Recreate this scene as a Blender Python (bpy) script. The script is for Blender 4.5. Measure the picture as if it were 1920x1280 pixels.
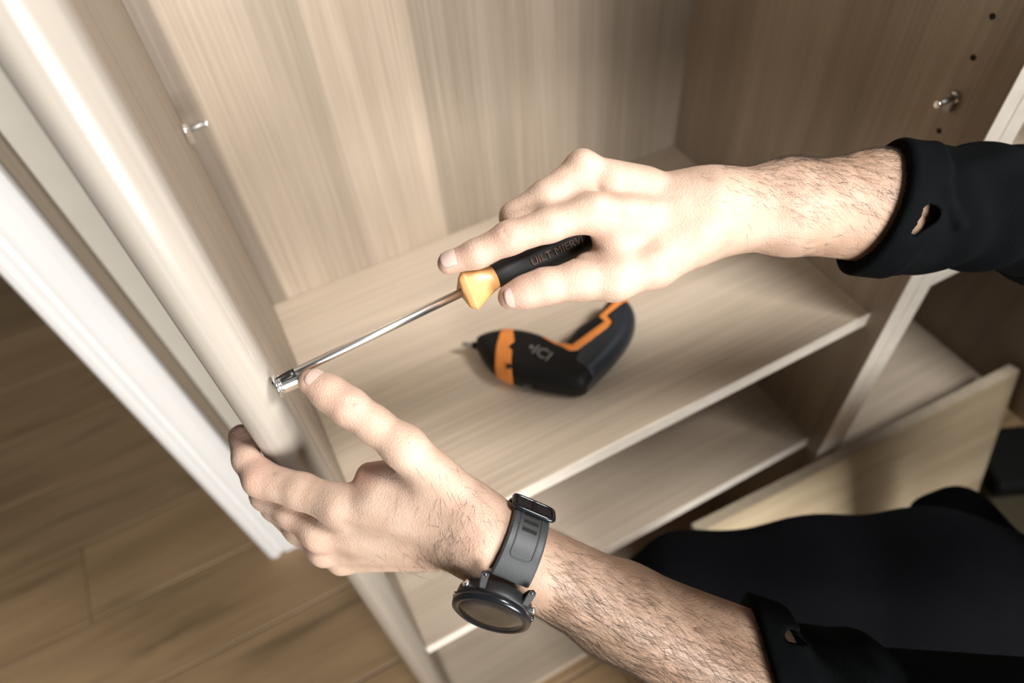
import bpy, bmesh, math, random
import numpy as np
import openvdb
from mathutils import Vector, Matrix, Quaternion

# ------------------------------------------------------------------ camera, world, light, exposure
for o in list(bpy.data.objects):
    bpy.data.objects.remove(o, do_unlink=True)
S = bpy.context.scene
COL = S.collection
CZ = 1.45                                   # camera height over the floor
F = 1323.0                                  # focal length in pixels of a 1920 wide frame
RM = np.array([[0.88481837, -0.39728719, 0.24343241],      # rows: world x, y and down seen from the camera
               [-0.46094132, -0.67007078, 0.58184040],
               [0.06804080, 0.62703113, 0.77601702]])
cam = bpy.data.cameras.new('camera')
cam.sensor_width = 36.0
cam.lens = F / 1920 * 36
cam.clip_start = 0.02
cam.dof.use_dof = True
cam.dof.focus_distance = 0.415
cam.dof.aperture_fstop = 4.6
camo = bpy.data.objects.new('camera', cam)
r, d, f = RM[:, 0], RM[:, 1], RM[:, 2]
camo.matrix_world = Matrix(((r[0], -d[0], -f[0], 0), (r[1], -d[1], -f[1], 0), (-r[2], d[2], f[2], CZ), (0, 0, 0, 1)))
COL.objects.link(camo)
S.camera = camo

world = bpy.data.worlds.new('world')
S.world = world
world.use_nodes = True
world.node_tree.nodes['Background'].inputs[0].default_value = (1.0, 0.97, 0.92, 1)
world.node_tree.nodes['Background'].inputs[1].default_value = 0.035


def area_light(name, loc, target, sx, sy, power, col):
    l = bpy.data.lights.new(name, 'AREA')
    l.shape = 'RECTANGLE'
    l.size, l.size_y = sx, sy
    l.energy = power
    l.color = col
    o = bpy.data.objects.new(name, l)
    o.location = loc
    o.rotation_euler = (Vector(target) - Vector(loc)).to_track_quat('-Z', 'Y').to_euler()
    COL.objects.link(o)
    return o


area_light('window_light', (0.16, -1.70, 1.38), (-0.1, 0.5, 0.85), 0.9, 0.9, 84, (1.0, 0.985, 0.965))
cl = area_light('ceiling_light', (1.06, -0.66, 2.62), (0.16, 0.30, 0.80), 0.55, 0.55, 15.5, (1.0, 0.985, 0.97))
cl.data.spread = math.radians(78)
S.view_settings.view_transform = 'Standard'
S.view_settings.look = 'None'
S.view_settings.exposure = 0.0
S.view_settings.gamma = 1.0
S.view_settings.use_curve_mapping = False


def W(px, py, z):
    """world point at depth z (metres along the view axis) behind frame pixel px, py"""
    c = np.array([(px - 960) * z / F, (py - 640) * z / F, z])
    w = RM @ c
    return np.array([w[0], w[1], CZ - w[2]])


def WD(v):
    """world direction of a camera-space direction (right, down, forward)"""
    w = RM @ np.array(v, float)
    w[2] = -w[2]
    return w / np.linalg.norm(w)


# ------------------------------------------------------------------ object helpers
def tag(o, label=None, cat=None, group=None, kind=None):
    if label: o['label'] = label
    if cat: o['category'] = cat
    if group: o['group'] = group
    if kind: o['kind'] = kind
    return o


def empty(name, loc, **k):
    o = bpy.data.objects.new(name, None)
    o.empty_display_size = 0.05
    o.location = loc
    COL.objects.link(o)
    return tag(o, **k)


def mesh_obj(name, me, mat, parent=None, smooth=True, **k):
    o = bpy.data.objects.new(name, me)
    COL.objects.link(o)
    if mat: me.materials.append(mat)
    if parent is not None:
        o.parent = parent
        o.matrix_parent_inverse = Matrix.Identity(4) if parent.parent else Matrix.Translation(-Vector(parent.location))
    if smooth:
        me.polygons.foreach_set('use_smooth', [True] * len(me.polygons))
    return tag(o, **k)


def bm_obj(name, bm, mat, parent=None, smooth=False, **k):
    me = bpy.data.meshes.new(name)
    bmesh.ops.recalc_face_normals(bm, faces=bm.faces[:])
    bm.to_mesh(me)
    bm.free()
    return mesh_obj(name, me, mat, parent, smooth, **k)


def add_box(bm, lo, hi, M=None):
    vs = []
    for z in (lo[2], hi[2]):
        for x, y in ((lo[0], lo[1]), (hi[0], lo[1]), (hi[0], hi[1]), (lo[0], hi[1])):
            v = Vector((x, y, z))
            vs.append(bm.verts.new(M @ v if M else v))
    for q in ((0, 3, 2, 1), (4, 5, 6, 7), (0, 1, 5, 4), (1, 2, 6, 5), (2, 3, 7, 6), (3, 0, 4, 7)):
        bm.faces.new([vs[i] for i in q])
    return vs


def box(name, lo, hi, mat, parent=None, bevel=0.0008, seg=2, M=None, **k):
    bm = bmesh.new()
    add_box(bm, lo, hi)
    if bevel:
        bmesh.ops.bevel(bm, geom=bm.edges[:], offset=bevel, segments=seg, profile=0.5, affect='EDGES')
    if M: bmesh.ops.transform(bm, matrix=M, verts=bm.verts[:])
    return bm_obj(name, bm, mat, parent, False, **k)


def frame_from(axis, up):
    a = Vector(axis).normalized()
    u = Vector(up)
    u = (u - a * u.dot(a)).normalized()
    return a, u, a.cross(u)


def lathe(bm, prof, origin, axis, up=(0.3, 0.2, 1), n=32, cap=True):
    """revolve (distance along the axis, radius) pairs"""
    a, u, v = frame_from(axis, up)
    o = Vector(origin)
    rings = []
    for t, rr in prof:
        rings.append([bm.verts.new(o + a * t + (u * math.cos(2 * math.pi * i / n) + v * math.sin(2 * math.pi * i / n)) * rr) for i in range(n)])
    for A, B in zip(rings, rings[1:]):
        for i in range(n):
            bm.faces.new((A[i], A[(i + 1) % n], B[(i + 1) % n], B[i]))
    if cap:
        bm.faces.new(rings[0][::-1])
        bm.faces.new(rings[-1])


def extrude_profile(bm, pts, M0, M1, close=True):
    """join a 2-D outline placed by two matrices"""
    A = [bm.verts.new(M0 @ Vector((x, y, 0))) for x, y in pts]
    B = [bm.verts.new(M1 @ Vector((x, y, 0))) for x, y in pts]
    n = len(pts)
    for i in range(n):
        bm.faces.new((A[i], A[(i + 1) % n], B[(i + 1) % n], B[i]))
    if close:
        bm.faces.new(A[::-1])
        bm.faces.new(B)


# ------------------------------------------------------------------ materials
def new_mat(name):
    m = bpy.data.materials.new(name)
    m.use_nodes = True
    nt = m.node_tree
    return m, nt, nt.nodes['Principled BSDF']


def plain(name, col, rough=0.5, metal=0.0, bump=0.0, bscale=400, var=0.0, vscale=20, spec=0.5):
    m, nt, b = new_mat(name)
    b.inputs['Base Color'].default_value = (*col, 1)
    b.inputs['Roughness'].default_value = rough
    b.inputs['Metallic'].default_value = metal
    b.inputs['Specular IOR Level'].default_value = spec
    tc = nt.nodes.new('ShaderNodeTexCoord')
    if var:
        n = nt.nodes.new('ShaderNodeTexNoise')
        n.inputs['Scale'].default_value = vscale
        n.inputs['Detail'].default_value = 4
        nt.links.new(tc.outputs['Object'], n.inputs['Vector'])
        cr = nt.nodes.new('ShaderNodeValToRGB')
        cr.color_ramp.elements[0].position = 0.3
        cr.color_ramp.elements[1].position = 0.7
        cr.color_ramp.elements[0].color = (*[c * (1 - var) for c in col], 1)
        cr.color_ramp.elements[1].color = (*[min(1, c * (1 + var)) for c in col], 1)
        nt.links.new(n.outputs['Fac'], cr.inputs['Fac'])
        nt.links.new(cr.outputs['Color'], b.inputs['Base Color'])
    if bump:
        n2 = nt.nodes.new('ShaderNodeTexNoise')
        n2.inputs['Scale'].default_value = bscale
        n2.inputs['Detail'].default_value = 3
        nt.links.new(tc.outputs['Object'], n2.inputs['Vector'])
        bp = nt.nodes.new('ShaderNodeBump')
        bp.inputs['Strength'].default_value = bump
        bp.inputs['Distance'].default_value = 0.0008
        nt.links.new(n2.outputs['Fac'], bp.inputs['Height'])
        nt.links.new(bp.outputs['Normal'], b.inputs['Normal'])
    return m


def wood(name, axis, dark, light, rough=0.48, broad=22, fine=330, seed=0.0, bands=None, streak=0.0, pore=0.16, per_object=0.0):
    """oak grain running along one axis; bands = tones of the veneer strips, (x, factor)"""
    m, nt, b = new_mat(name)
    N, L = nt.nodes, nt.links
    tc = N.new('ShaderNodeTexCoord')
    add = N.new('ShaderNodeVectorMath')
    add.operation = 'ADD'
    add.inputs[1].default_value = (seed, seed * 1.7, seed * 0.6)
    L.new(tc.outputs['Object'], add.inputs[0])
    src = add.outputs[0]
    if per_object:
        oi = N.new('ShaderNodeObjectInfo')
        sc = N.new('ShaderNodeVectorMath')
        sc.operation = 'SCALE'
        sc.inputs[0].default_value = (9, 7, 5)
        L.new(oi.outputs['Random'], sc.inputs['Scale'])
        a2 = N.new('ShaderNodeVectorMath')
        a2.operation = 'ADD'
        L.new(src, a2.inputs[0])
        L.new(sc.outputs[0], a2.inputs[1])
        src = a2.outputs[0]

    def noise(across, along, detail, dist=0.0):
        mp = N.new('ShaderNodeMapping')
        s = [across] * 3
        s['xyz'.index(axis)] = along
        mp.inputs['Scale'].default_value = s
        L.new(src, mp.inputs['Vector'])
        n = N.new('ShaderNodeTexNoise')
        n.inputs['Scale'].default_value = 1
        n.inputs['Detail'].default_value = detail
        n.inputs['Distortion'].default_value = dist
        L.new(mp.outputs[0], n.inputs['Vector'])
        return n.outputs['Fac']
    nb = noise(broad, 1.1, 4, 0.5)
    nf = noise(fine, 5, 2)
    cr = N.new('ShaderNodeValToRGB')
    cr.color_ramp.elements[0].position = 0.28
    cr.color_ramp.elements[1].position = 0.72
    cr.color_ramp.elements[0].color = (*dark, 1)
    cr.color_ramp.elements[1].color = (*light, 1)
    L.new(nb, cr.inputs['Fac'])
    col = cr.outputs['Color']

    def mul(c, fac_socket, lo, hi, p0=0.3, p1=0.7):
        mr = N.new('ShaderNodeMapRange')
        mr.inputs['From Min'].default_value = p0
        mr.inputs['From Max'].default_value = p1
        mr.inputs['To Min'].default_value = lo
        mr.inputs['To Max'].default_value = hi
        L.new(fac_socket, mr.inputs['Value'])
        sc = N.new('ShaderNodeVectorMath')
        sc.operation = 'SCALE'
        L.new(c, sc.inputs[0])
        L.new(mr.outputs[0], sc.inputs['Scale'])
        return sc.outputs[0]
    col = mul(col, nf, 1 - pore, 1 + pore * 0.5)
    if per_object:
        col = mul(col, oi.outputs['Random'], 1 - per_object, 1 + per_object, 0, 1)
    if streak:
        ns = noise(9, 1.6, 3, 1.0)
        col = mul(col, ns, 1.0, 1 - streak, 0.58, 0.72)
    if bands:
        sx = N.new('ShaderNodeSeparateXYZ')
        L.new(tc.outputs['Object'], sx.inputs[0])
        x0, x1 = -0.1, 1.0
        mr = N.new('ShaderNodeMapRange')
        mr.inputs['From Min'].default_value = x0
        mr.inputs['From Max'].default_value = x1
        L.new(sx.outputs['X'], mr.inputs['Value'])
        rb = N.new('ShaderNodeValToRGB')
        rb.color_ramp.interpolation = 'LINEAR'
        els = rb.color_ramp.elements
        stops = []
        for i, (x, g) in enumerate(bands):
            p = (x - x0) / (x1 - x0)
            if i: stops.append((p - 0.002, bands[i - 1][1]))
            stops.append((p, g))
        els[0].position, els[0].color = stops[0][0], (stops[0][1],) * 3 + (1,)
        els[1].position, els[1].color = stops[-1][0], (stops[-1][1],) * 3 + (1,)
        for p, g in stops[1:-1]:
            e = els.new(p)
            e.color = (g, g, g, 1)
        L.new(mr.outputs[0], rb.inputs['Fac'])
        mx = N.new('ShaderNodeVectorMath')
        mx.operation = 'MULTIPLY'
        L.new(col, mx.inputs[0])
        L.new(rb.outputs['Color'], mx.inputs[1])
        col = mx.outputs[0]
    L.new(col, b.inputs['Base Color'])
    b.inputs['Roughness'].default_value = rough
    bp = N.new('ShaderNodeBump')
    bp.inputs['Strength'].default_value = 0.12
    bp.inputs['Distance'].default_value = 0.0004
    L.new(nf, bp.inputs['Height'])
    L.new(bp.outputs['Normal'], b.inputs['Normal'])
    return m


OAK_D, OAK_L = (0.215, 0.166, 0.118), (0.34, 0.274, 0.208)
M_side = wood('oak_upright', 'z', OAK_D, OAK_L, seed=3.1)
M_stile = wood('oak_stile', 'z', (0.30, 0.265, 0.222), (0.38, 0.345, 0.30), rough=0.3, seed=5.3, broad=30, pore=0.1)
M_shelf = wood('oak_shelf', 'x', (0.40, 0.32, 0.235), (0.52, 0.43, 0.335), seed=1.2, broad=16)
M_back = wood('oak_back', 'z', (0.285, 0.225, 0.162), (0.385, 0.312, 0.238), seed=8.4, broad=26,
              bands=[(-0.1, 0.58), (-0.010, 1.0), (0.045, 0.93), (0.115, 1.1), (0.218, 0.78), (0.33, 0.9), (0.425, 0.74), (0.52, 0.68)])  # leftmost dark strip is painted shade beside the upright; the rest differ in tone
M_edge = plain('oak_edge_band', (0.74, 0.675, 0.585), 0.45, var=0.06, vscale=60)
M_dedge = plain('drawer_edge_band', (0.47, 0.39, 0.285), 0.5, var=0.08, vscale=50)
M_drawer = wood('oak_drawer_front', 'x', (0.36, 0.28, 0.178), (0.49, 0.40, 0.27), seed=2.6, broad=24)
M_floor = wood('oak_floor', 'x', (0.27, 0.17, 0.085), (0.42, 0.28, 0.15), rough=0.5, broad=7, fine=160, seed=4.4, streak=0.4, per_object=0.12)
M_gap = plain('floor_joint', (0.06, 0.045, 0.03), 0.9, var=0.1)
M_white = plain('white_paint', (0.83, 0.825, 0.81), 0.4, bump=0.05, bscale=200, var=0.015)
M_wall = plain('grey_beige_wall', (0.58, 0.545, 0.47), 0.8, bump=0.1, bscale=120, var=0.03)
M_shade_strip = wood('brown_lining', 'z', (0.17, 0.13, 0.09), (0.24, 0.19, 0.14), seed=6.6)  # brown that paints the shade next to the architrave
M_hole = plain('dark_hole', (0.006, 0.005, 0.004), 0.9, var=0.1)
M_chrome = plain('chrome', (0.93, 0.93, 0.92), 0.16, 0.95, var=0.03, vscale=80)
M_steel = plain('satin_steel', (0.9, 0.89, 0.87), 0.27, 1.0, var=0.04, vscale=120)
M_bit = plain('black_bit', (0.03, 0.026, 0.023), 0.35, 0.6, var=0.15, vscale=200)
M_orange = plain('orange_plastic', (0.54, 0.275, 0.10), 0.38, bump=0.03, var=0.05, vscale=60)
M_orange2 = plain('drill_orange', (0.62, 0.20, 0.035), 0.5, bump=0.05, var=0.05, vscale=60)
M_black = plain('black_rubber', (0.007, 0.007, 0.0075), 0.6, bump=0.15, bscale=900, var=0.1, vscale=80)
M_drillbody = plain('black_plastic', (0.005, 0.0048, 0.0045), 0.55, bump=0.08, bscale=700, var=0.1, spec=0.22)
M_dull = plain('grey_steel', (0.30, 0.29, 0.27), 0.45, 0.8, var=0.1)
M_grip = plain('slate_grip', (0.018, 0.022, 0.028), 0.34, bump=0.1, bscale=900, var=0.12)
M_print = plain('grey_print', (0.16, 0.145, 0.13), 0.6, var=0.05)
M_copper = plain('copper_print', (0.16, 0.085, 0.05), 0.5, var=0.1, vscale=200)
M_strap = plain('strap_rubber', (0.032, 0.035, 0.036), 0.5, bump=0.1, bscale=1200, var=0.08, vscale=50)
M_case = plain('watch_case', (0.008, 0.008, 0.009), 0.5, var=0.1)
M_bezel = plain('watch_bezel', (0.012, 0.014, 0.017), 0.2, 0.3, var=0.1)
M_glass = plain('watch_glass', (0.035, 0.03, 0.026), 0.12, var=0.35, vscale=60, spec=0.3)
M_shirt = plain('black_jersey', (0.0018, 0.0023, 0.0027), 0.95, bump=0.5, bscale=700, var=0.2, vscale=30, spec=0.05)
M_trouser = plain('navy_twill', (0.0033, 0.0034, 0.0046), 0.9, bump=0.4, bscale=900, var=0.15, vscale=25, spec=0.05)
M_hair = plain('dark_hair', (0.045, 0.03, 0.02), 0.6, var=0.2, vscale=300, spec=0.25)
M_nail = plain('fingernail', (0.50, 0.36, 0.31), 0.32, var=0.05, vscale=200)
M_lid = plain('black_box_lid', (0.003, 0.003, 0.003), 0.7, var=0.1, spec=0.15)
M_ochre = plain('dark_ochre', (0.03, 0.02, 0.005), 0.7, var=0.1)


def skin_mat():
    m, nt, b = new_mat('skin')
    N, L = nt.nodes, nt.links
    tc = N.new('ShaderNodeTexCoord')
    n = N.new('ShaderNodeTexNoise')
    n.inputs['Scale'].default_value = 70
    n.inputs['Detail'].default_value = 5
    L.new(tc.outputs['Object'], n.inputs['Vector'])
    cr = N.new('ShaderNodeValToRGB')
    cr.color_ramp.elements[0].position = 0.3
    cr.color_ramp.elements[1].position = 0.7
    cr.color_ramp.elements[0].color = (0.44, 0.30, 0.222, 1)
    cr.color_ramp.elements[1].color = (0.52, 0.378, 0.292, 1)
    L.new(n.outputs['Fac'], cr.inputs['Fac'])
    at = N.new('ShaderNodeAttribute')
    at.attribute_name = 'blush'
    mx = N.new('ShaderNodeMix')
    mx.data_type = 'RGBA'
    L.new(at.outputs['Fac'], mx.inputs[0])
    L.new(cr.outputs['Color'], mx.inputs[6])
    mx.inputs[7].default_value = (0.50, 0.285, 0.22, 1)
    at2 = N.new('ShaderNodeAttribute')
    at2.attribute_name = 'tan'
    mx2 = N.new('ShaderNodeMix')
    mx2.data_type = 'RGBA'
    mx2.blend_type = 'MULTIPLY'
    L.new(at2.outputs['Fac'], mx2.inputs[0])
    L.new(mx.outputs[2], mx2.inputs[6])
    mx2.inputs[7].default_value = (0.74, 0.68, 0.62, 1)
    L.new(mx2.outputs[2], b.inputs['Base Color'])
    b.inputs['Roughness'].default_value = 0.5
    b.inputs['Specular IOR Level'].default_value = 0.35
    b.inputs['Subsurface Weight'].default_value = 0.12
    b.inputs['Subsurface Radius'].default_value = (1.0, 0.4, 0.25)
    b.inputs['Subsurface Scale'].default_value = 0.004
    v = N.new('ShaderNodeTexVoronoi')
    v.inputs['Scale'].default_value = 900
    L.new(tc.outputs['Object'], v.inputs['Vector'])
    n2 = N.new('ShaderNodeTexNoise')
    n2.inputs['Scale'].default_value = 260
    n2.inputs['Detail'].default_value = 4
    L.new(tc.outputs['Object'], n2.inputs['Vector'])
    ad = N.new('ShaderNodeMath')
    ad.operation = 'ADD'
    L.new(v.outputs['Distance'], ad.inputs[0])
    L.new(n2.outputs['Fac'], ad.inputs[1])
    bp = N.new('ShaderNodeBump')
    bp.inputs['Strength'].default_value = 0.35
    bp.inputs['Distance'].default_value = 0.0005
    L.new(ad.outputs[0], bp.inputs['Height'])
    L.new(bp.outputs['Normal'], b.inputs['Normal'])
    return m


M_skin = skin_mat()

# ------------------------------------------------------------------ floor, wall, white door trim
FL = empty('floor', (0, 0, 0), kind='structure')
bm = bmesh.new()
add_box(bm, (-4.0, -1.6, -0.03), (2.6, 3.8, -0.004))
bm_obj('subfloor', bm, M_gap, FL)
random.seed(4)
row = 0
y = -1.6
while y < 3.8:
    x = -4.0 - random.random() * 1.2
    while x < 2.6:
        L_ = 1.5
        lo, hi = max(x, -4.0), min(x + L_, 2.6)
        if hi - lo > 0.05:
            p = box('floor_plank', (lo + 0.0008, y + 0.0008, -0.012), (hi - 0.0008, y + 0.188, random.uniform(-0.0006, 0)), M_floor, FL, bevel=0.0015, seg=1)
        x += L_
    y += 0.19
    row += 1

YW = 0.835
WL = empty('wall_back', (0, YW, 0), kind='structure')
box('wall_panel', (-0.25, YW, 0), (2.6, YW + 0.12, 2.6), M_wall, WL, bevel=0)
box('wall_panel', (-4.0, YW, 0), (-1.25, YW + 0.12, 2.6), M_wall, WL, bevel=0)
box('wall_panel', (-1.25, YW, 2.1), (-0.212, YW + 0.12, 2.6), M_wall, WL, bevel=0)
WF = empty('wall_far', (0, 3.8, 0), kind='structure')
box('wall_panel', (-4.0, 3.8, 0), (2.6, 3.9, 2.6), M_wall, WF, bevel=0)

# moulded architrave, its profile drawn across its width (x) and out from the wall (y)
prof = [(0, 0), (0, -0.013), (0.004, -0.018), (0.012, -0.021), (0.020, -0.020), (0.025, -0.014), (0.030, -0.0125), (0.034, -0.017),
        (0.040, -0.019), (0.062, -0.020), (0.072, -0.022), (0.077, -0.019), (0.079, -0.012), (0.079, 0)]
bm = bmesh.new()
xb, xt, h = -0.279, -0.305, 2.12
k = (xb - xt) / 1.0
M0 = Matrix.Translation((xb, YW - 0.001, 0.001))
M1 = Matrix.Translation((xb - 0.026 * h / 1.0, YW - 0.001, h))
extrude_profile(bm, prof, M0, M1)
bm_obj('trim_1', bm, M_white, None, False, kind='structure')
bm = bmesh.new()
extrude_profile(bm, [(0.0792, 0), (0.0792, -0.006), (0.081, -0.008), (0.095, -0.008), (0.097, -0.006), (0.097, 0)], M0, M1)
bm_obj('trim_2', bm, M_shade_strip, None, False, kind='structure')  # added dark strip, imitates the shadow gap beside the architrave

# ------------------------------------------------------------------ left wardrobe unit (the one being assembled)
YF, YB = 0.288, 0.70
XL, XR = -0.033, 0.589
T = 0.024
Z1, Z2, ZB, ZT = CZ - 0.6525, CZ - 0.934, CZ - 1.372, 2.08
wr = empty('wardrobe', (0.28, 0.5, 0), label='open light oak wardrobe unit with rounded left upright, holding the cordless drill', cat='wardrobe')
# rounded upright: bull-nosed front
bm = bmesh.new()
pts = []
x0, x1, y0, y1, rr = -0.0625, -0.0325, YF, YF + 0.040, 0.0148
for cx, cy, a0 in ((x0 + rr, y0 + rr, 180), (x1 - rr * 0.95, y0 + rr * 0.95, 270)):
    q = rr if a0 == 180 else rr * 0.95
    for i in range(9):
        a = math.radians(a0 + i * 90 / 8)
        pts.append((cx + q * math.cos(a), cy + q * math.sin(a)))
pts += [(x1, y1 - 0.001), (x1 - 0.001, y1), (x0, y1)]
extrude_profile(bm, pts, Matrix.Translation((0, 0, 0.002)), Matrix.Translation((0, 0, ZT)))
bm_obj('front_stile', bm, M_stile, wr, True)
me = bpy.data.objects['front_stile'].data
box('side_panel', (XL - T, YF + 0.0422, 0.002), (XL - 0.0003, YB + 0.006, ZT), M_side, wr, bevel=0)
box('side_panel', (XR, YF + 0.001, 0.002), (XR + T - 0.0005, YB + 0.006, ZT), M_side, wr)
box('edge_band', (XR, YF, 0.002), (XR + T - 0.0005, YF + 0.001, ZT), M_edge, wr, bevel=0.0004)
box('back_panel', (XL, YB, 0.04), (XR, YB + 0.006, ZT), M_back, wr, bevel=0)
for zt in (Z1, Z2):
    sh = box('shelf', (XL, YF + 0.024, zt - 0.022), (XR, YB, zt), M_shelf, wr, bevel=0.001)
    box('edge_band', (XL, YF + 0.023, zt - 0.022), (XR, YF + 0.024, zt), M_edge, sh, bevel=0.0004)
box('bottom_panel', (XL, YF + 0.02, ZB - 0.022), (XR, YB, ZB), M_shelf, wr)
box('plinth', (XL, YF + 0.06, 0.002), (XR, YF + 0.078, ZB - 0.022), M_shelf, wr)
box('top_panel', (XL, YF + 0.002, ZT - 0.024), (XR, YB, ZT), M_shelf, wr)
# shelf-pin holes bored in the right side
for pxy in ((1863, 30), (1826, 107), (1763, 245)):
    dd = {30: 0.3055, 107: 0.341, 245: 0.4135}[pxy[1]]
    bm = bmesh.new()
    lathe(bm, [(0.0, 0.0027), (0.0004, 0.0027), (0.0004, 0.0022), (0.0002, 0.0021)], (XR + 0.0001, 0.330, CZ - dd), (-1, 0, 0), n=16)
    bm_obj('pin_hole', bm, M_hole, wr)


def shelf_pin(loc, sx, label):
    e = empty('shelf_pin', loc, label=label, cat='shelf pin', group='shelf pins in the wardrobe sides')
    o = Vector(loc)
    bm = bmesh.new()
    lathe(bm, [(0, 0.0055), (0.0022, 0.0055), (0.003, 0.0045)], o, (sx, 0, 0), n=20)
    bm_obj('flange', bm, M_chrome, e, True)
    bm = bmesh.new()
    lathe(bm, [(0.002, 0.0027), (0.0185, 0.0027), (0.0187, 0.0022)], o, (sx, 0, 0), n=20)
    pn = bm_obj('pin', bm, M_dull, e, True)
    bm = bmesh.new()
    lathe(bm, [(0.0186, 0.0026), (0.0188, 0.0033), (0.0218, 0.0033), (0.0222, 0.0025)], o, (sx, 0, 0), n=20)
    bm_obj('pin_end', bm, M_chrome, pn, True)
    bm = bmesh.new()
    add_box(bm, (o.x + min(0, sx * 0.0052), o.y - 0.004, o.z - 0.013), (o.x + max(0, sx * 0.0052), o.y + 0.004, o.z + 0.004))
    bmesh.ops.bevel(bm, geom=bm.edges[:], offset=0.0008, segments=2, affect='EDGES')
    bm_obj('plate', bm, M_chrome if sx > 0 else M_dull, e)
    return e


shelf_pin((XL + 0.0012, 0.640, CZ - 0.358), 1, 'small chrome shelf pin sticking out of the left wardrobe side, above the hands')
shelf_pin((XR - 0.0002, 0.330, CZ - 0.3785), -1, 'small chrome shelf pin in the right wardrobe side, above the sleeved forearm')

# ------------------------------------------------------------------ right wardrobe unit
wr2 = empty('wardrobe', (0.8, 0.5, 0), label='second light oak wardrobe unit with open shelves behind the sleeve and leaning board', cat='wardrobe')
X2 = 0.973
D1, D2 = 0.590, 1.02
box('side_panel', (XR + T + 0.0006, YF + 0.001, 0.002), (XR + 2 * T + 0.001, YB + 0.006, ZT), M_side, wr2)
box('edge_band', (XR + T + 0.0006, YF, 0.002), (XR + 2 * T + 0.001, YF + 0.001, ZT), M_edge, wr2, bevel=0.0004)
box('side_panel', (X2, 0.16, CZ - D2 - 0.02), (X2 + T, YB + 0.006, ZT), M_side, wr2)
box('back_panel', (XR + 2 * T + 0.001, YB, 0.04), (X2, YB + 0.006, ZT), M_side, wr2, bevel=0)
for dd in (D1, D2):
    sh = box('shelf', (XR + 2 * T + 0.001, YF + 0.001, CZ - dd - 0.022), (X2, YB, CZ - dd), M_shelf, wr2, bevel=0.0008)
    box('edge_band', (XR + 2 * T + 0.001, YF, CZ - dd - 0.022), (X2, YF + 0.001, CZ - dd), M_edge, sh, bevel=0.0004)
box('top_panel', (XR + 2 * T + 0.001, YF + 0.001, ZT - 0.024), (X2, YB, ZT), M_shelf, wr2)

# loose drawer front leaning against the units
df = empty('drawer_front', (0.66, 0.2, 0), label='loose light oak drawer front leaning against the wardrobe units behind the knee', cat='drawer front')
PL = np.array([0.362, 0.272, CZ - 0.945])
PR = np.array([0.960, 0.247, CZ - 0.945])
u = (PR - PL) / np.linalg.norm(PR - PL)
dn = np.array([0.0, -0.26, -1.0])
dn /= np.linalg.norm(dn)
dn = dn - u * np.dot(dn, u)
dn /= np.linalg.norm(dn)
nn = np.cross(u, dn)                       # points to the back or the front
if nn[1] < 0: nn = -nn
Ld = (PL[2] - 0.003) / -dn[2]
M = Matrix(((u[0], nn[0], -dn[0], PL[0]), (u[1], nn[1], -dn[1], PL[1]), (u[2], nn[2], -dn[2], PL[2]), (0, 0, 0, 1)))
W_ = np.linalg.norm(PR - PL)
bm = bmesh.new()
add_box(bm, (0, 0.0, -Ld), (W_, 0.018, 0))
bmesh.ops.bevel(bm, geom=bm.edges[:], offset=0.0012, segments=2, affect='EDGES')
bmesh.ops.transform(bm, matrix=M, verts=bm.verts[:])
bd = bm_obj('board', bm, M_drawer, df)
bm = bmesh.new()
add_box(bm, (0.0005, 0.0006, 0.0), (W_ - 0.0005, 0.0176, 0.0006), M)
bm_obj('edge_band', bm, M_dedge, bd)

# ------------------------------------------------------------------ tool box on the floor at the right
tb = empty('tool_box', (1.16, 0.16, 0), label='black and dark ochre box on the floor right of the leaning board', cat='box')
Mt = Matrix.Translation((1.195, 0.105, 0.001)) @ Matrix.Rotation(math.radians(-24), 4, 'Z')
box('body', (-0.2, -0.12, 0), (0.13, 0.09, 0.17), M_ochre, tb, bevel=0.012, seg=3, M=Mt)
box('lid', (-0.2, -0.03, 0.1705), (0.13, 0.10, 0.215), M_lid, tb, bevel=0.012, seg=3, M=Mt)
box('handle', (-0.09, 0.02, 0.216), (0.02, 0.045, 0.232), M_lid, tb, bevel=0.006, seg=3, M=Mt)

# ------------------------------------------------------------------ signed-distance modelling
BIG = 1.0


class Grid:
    def __init__(s, lo, hi, vox):
        s.lo = np.array(lo, np.float32)
        s.vox = vox
        s.n = np.ceil((np.array(hi) - np.array(lo)) / vox).astype(int) + 1
        s.ax = [s.lo[i] + vox * np.arange(s.n[i], dtype=np.float32) for i in range(3)]

    def full(s):
        return np.full(s.n, BIG, np.float32)

    def sub(s, lo, hi):
        i0 = np.clip(np.floor((np.array(lo) - s.lo) / s.vox).astype(int), 0, s.n)
        i1 = np.clip(np.ceil((np.array(hi) - s.lo) / s.vox).astype(int) + 1, 0, s.n)
        return tuple(slice(a, b) for a, b in zip(i0, i1))

    def pts(s, sl):
        return (s.ax[0][sl[0]][:, None, None], s.ax[1][sl[1]][None, :, None], s.ax[2][sl[2]][None, None, :])


def d_cone(P, a, b, ra, rb):
    X, Y, Z = P
    ba = b - a
    l2 = float(ba @ ba) + 1e-12
    px, py, pz = X - a[0], Y - a[1], Z - a[2]
    h = np.clip((px * ba[0] + py * ba[1] + pz * ba[2]) / l2, 0, 1)
    return np.sqrt((px - ba[0] * h) ** 2 + (py - ba[1] * h) ** 2 + (pz - ba[2] * h) ** 2) - (ra + (rb - ra) * h)


def smin(a, b, k):
    if k <= 0: return np.minimum(a, b)
    h = np.maximum(k - np.abs(a - b), 0) / k
    return np.minimum(a, b) - h * h * k * 0.25


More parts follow.
